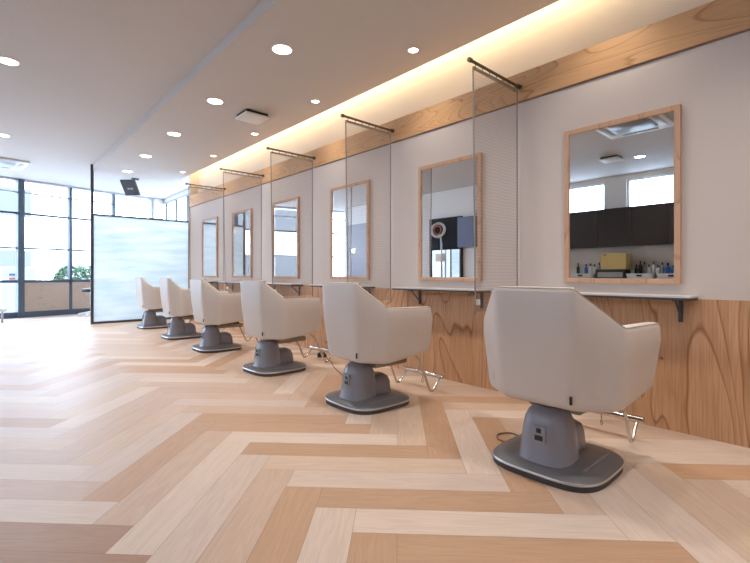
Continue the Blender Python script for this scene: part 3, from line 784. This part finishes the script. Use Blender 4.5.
MB().box(.0, -.75, .0, .04, .75, 2.6, .004).build('panel', M['slate_grey'], sd); MB().box(.04, -.45, 1.2, .045, -.35, 2.2).build('glass_slot', M['mirror'], sd); MB().cyl((.06, .6, .9), (.06, .6, 1.3), .012).build('handle', M['chrome'], sd)
wl = empty('wall_lamp', (-2.445, 10.9, 1.75)); tag(wl, 'small white wall lamp on the sliding door side, seen in the third mirror', 'lamp')
MB().box(0, -.05, -.08, .03, .05, .08, .004).build('back_plate', M['white'], wl); MB().loft([superell(.07, 0, .03, .03, 24, 2, -.06), superell(.07, 0, .04, .04, 24, 2, .04)]).build('shade', M['white_emit'], wl, 40)
# hair processor on a stand
hp = empty('hair_processor', (-1.25, 6.35, 0)); tag(hp, 'silver and red ring hair processor on a tall stand, seen in the second mirror', 'hair processor')
mb = MB()
for k in range(5):
    a = k * 2 * math.pi / 5; mb.tube([(0, 0, .10), (.28 * math.cos(a), .28 * math.sin(a), .05)], .018, 8)
mb.build('star_base', M['silver'], hp, 40)
mb = MB()
for k in range(5):
    a = k * 2 * math.pi / 5; mb.cyl((.28 * math.cos(a), .28 * math.sin(a) - .012, .025), (.28 * math.cos(a), .28 * math.sin(a) + .012, .025), .025, n=16)
mb.build('castor', M['black'], hp, 40)
MB().cyl((0, 0, .08), (0, 0, 1.70), .02, n=16).build('pole', M['silver'], hp, 40)
MB().tube([(0, 0, 1.68), (.05, -.02, 1.82), (.16, -.04, 1.90)], .018, 8).build('arm', M['silver'], hp, 40)
MB().tube([(.17 + .03 * math.cos(t * .3), -.04 + .16 * math.cos(t * .2618), 1.98 + .15 * math.sin(t * .2618)) for t in range(24)], .03, 10, True).build('heater_ring', M['silver'], hp, 60)
MB().tube([(.19, -.04 + .10 * math.cos(t * .2618), 1.98 + .09 * math.sin(t * .2618)) for t in range(24)], .012, 8, True).build('heat_element', M['red'], hp, 60)
MB().box(.02, -.14, 1.28, .16, .06, 1.46, .02).build('control_box', M['white'], hp, 40)

# ------------------------------------------------------------------ small things by the window
st2 = empty('white_bench', (.05, 11.95, 0), .2); tag(st2, 'low white bench at the left edge of the picture, by the window wall', 'bench')
MB().box(-.35, -.22, .22, .33, .22, .30, .02).build('seat', M['white'], st2, 40)
for sx in (-.28, .26):
    for sy2 in (-.16, .16): MB().cyl((sx, sy2, 0), (sx, sy2, .23), .02, n=12).build('leg', M['silver'], st2, 40)
wk = empty('shampoo_stool', (1.95, 12.2, 0)); tag(wk, 'black seated stool on a chrome star base, half hidden behind the partition post', 'stool')
MB().loft([superell(0, 0, .17, .17, 28, 2, .58), superell(0, 0, .19, .19, 28, 2, .60), superell(0, 0, .19, .19, 28, 2, .64), superell(0, 0, .16, .16, 28, 2, .66)]).build('seat', M['black'], wk, 40)
MB().cyl((0, 0, .09), (0, 0, .58), .022, n=14).build('pole', M['chrome'], wk, 40)
mb = MB()
for k in range(5):
    a = k * 2 * math.pi / 5 + .4; mb.tube([(0, 0, .11), (.25 * math.cos(a), .25 * math.sin(a), .06)], .018, 8); mb.cyl((.25 * math.cos(a), .25 * math.sin(a) - .012, .027), (.25 * math.cos(a), .25 * math.sin(a) + .012, .027), .027, n=14)
mb.build('star_base', M['white'], wk, 40)

# ------------------------------------------------------------------ outside
o = MB().box(-30, -10, -.32, 34, 60, -.12).build('ground', M['concrete']); struct(o)
def building(name, x, y, wd, h, rz, label, floors, cols):
    r = empty(name, (x, y, -.12), rz); tag(r, label, 'building')
    MB().box(-wd / 2, 0, 0, wd / 2, 4, h).build('wall', M['facade'], r)
    for f in range(floors):
        for c in range(cols):
            cx = -wd / 2 + wd * (c + .5) / cols; z = h * (f + .3) / floors
            p = MB().box(cx - wd / cols * .3, -.06, z, cx + wd / cols * .3, .01, z + h / floors * .45).build('window', M['facade_window'], r)
    MB().box(-wd / 2 - .15, -.15, h, wd / 2 + .15, 4.1, h + .2).build('roof_edge', M['white'], r)
building('apartment_building', -3.5, 26, 12, 9, .25, 'pale building across the street, seen through the left panes of the window wall', 3, 5)
building('apartment_building', 9.5, 29, 11, 3.8, .2, 'pale low building across the street, seen behind the frosted partition', 2, 4)
# shrub outside
sb = empty('garden_shrub', (2.15, 15.4, -.12)); tag(sb, 'green leafy shrub outside the window wall, left of the partition post', 'shrub')
rl = random.Random(5); mb = MB()
for i in range(1100):
    a, bb_ = rl.uniform(0, 2 * math.pi), rl.uniform(-.2, 1); rr_ = rl.uniform(.6, 1) ** .5
    c = Vector((.62 * rr_ * math.cos(a) * math.cos(bb_), .45 * rr_ * math.sin(a) * math.cos(bb_), .85 + .62 * rr_ * math.sin(bb_)))
    d = Vector((rl.gauss(0, 1), rl.gauss(0, 1), rl.gauss(0, .6))).normalized(); s_ = d.orthogonal().normalized(); l = rl.uniform(.05, .09)
    mb.bm.faces.new([mb.bm.verts.new(p) for p in (c - d * l, c + s_ * l * .4, c + d * l, c - s_ * l * .4)])
mb.build('foliage', M['leaf'], sb)
mb = MB()
for k in range(6):
    a = k * 1.05; mb.tube([(.03 * math.cos(a), .03 * math.sin(a), 0), (.2 * math.cos(a), .15 * math.sin(a), .5), (.35 * math.cos(a), .28 * math.sin(a), 1.0)], .015, 6)
mb.build('stem', M['dark_wood'], sb)
ob = empty('utility_box', (.72, 14.4, -.12), .1); tag(ob, 'grey utility box outside the window wall, behind the dark post', 'utility box')
MB().box(-.34, -.15, .0, .34, .15, 1.30, .02).build('body', M['concrete'], ob)
MB().box(-.20, -.16, 1.08, -.05, -.148, 1.13).build('warning_plate', M['slate_blue'], ob); MB().box(-.20, -.16, .98, -.08, -.148, 1.02).build('warning_plate', M['red'], ob)

# ------------------------------------------------------------------ light from the sky
wd = bpy.data.worlds.new('sky'); scene.world = wd; wd.use_nodes = True
nt = wd.node_tree; nt.nodes.clear()
out = nt.nodes.new('ShaderNodeOutputWorld'); bg = nt.nodes.new('ShaderNodeBackground')
bg.inputs[0].default_value = (.68, .83, 1., 1); bg.inputs[1].default_value = 12.
nt.links.new(bg.outputs[0], out.inputs[0])
for (a, b) in ly:
    area('portal', (XL + .01, (a + b) / 2, 2.75), (0, R(-90), 0), .56, b - a, 1, (1, 1, 1), True)
area('portal', (XR - .03, (YE + YC) / 2, 2.64), (0, R(90), 0), .8, YC - YE, 1, (1, 1, 1), True)

# ------------------------------------------------------------------ camera
cam = bpy.data.cameras.new('camera'); co = bpy.data.objects.new('camera', cam); COL.objects.link(co)
cam.sensor_width = 36.; cam.lens = 437. / 750. * 36.; cam.clip_start = .05; cam.clip_end = 200
cam.shift_y = -(281.5 - 274.) / 750.
co.location = (0, 0, 1.0); co.rotation_euler = (R(90), 0, -R(42.1))
scene.camera = co
vs = scene.view_settings; vs.view_transform = 'Standard'; vs.look = 'None'; vs.gamma = 1.; vs.exposure = 0.; vs.use_curve_mapping = False
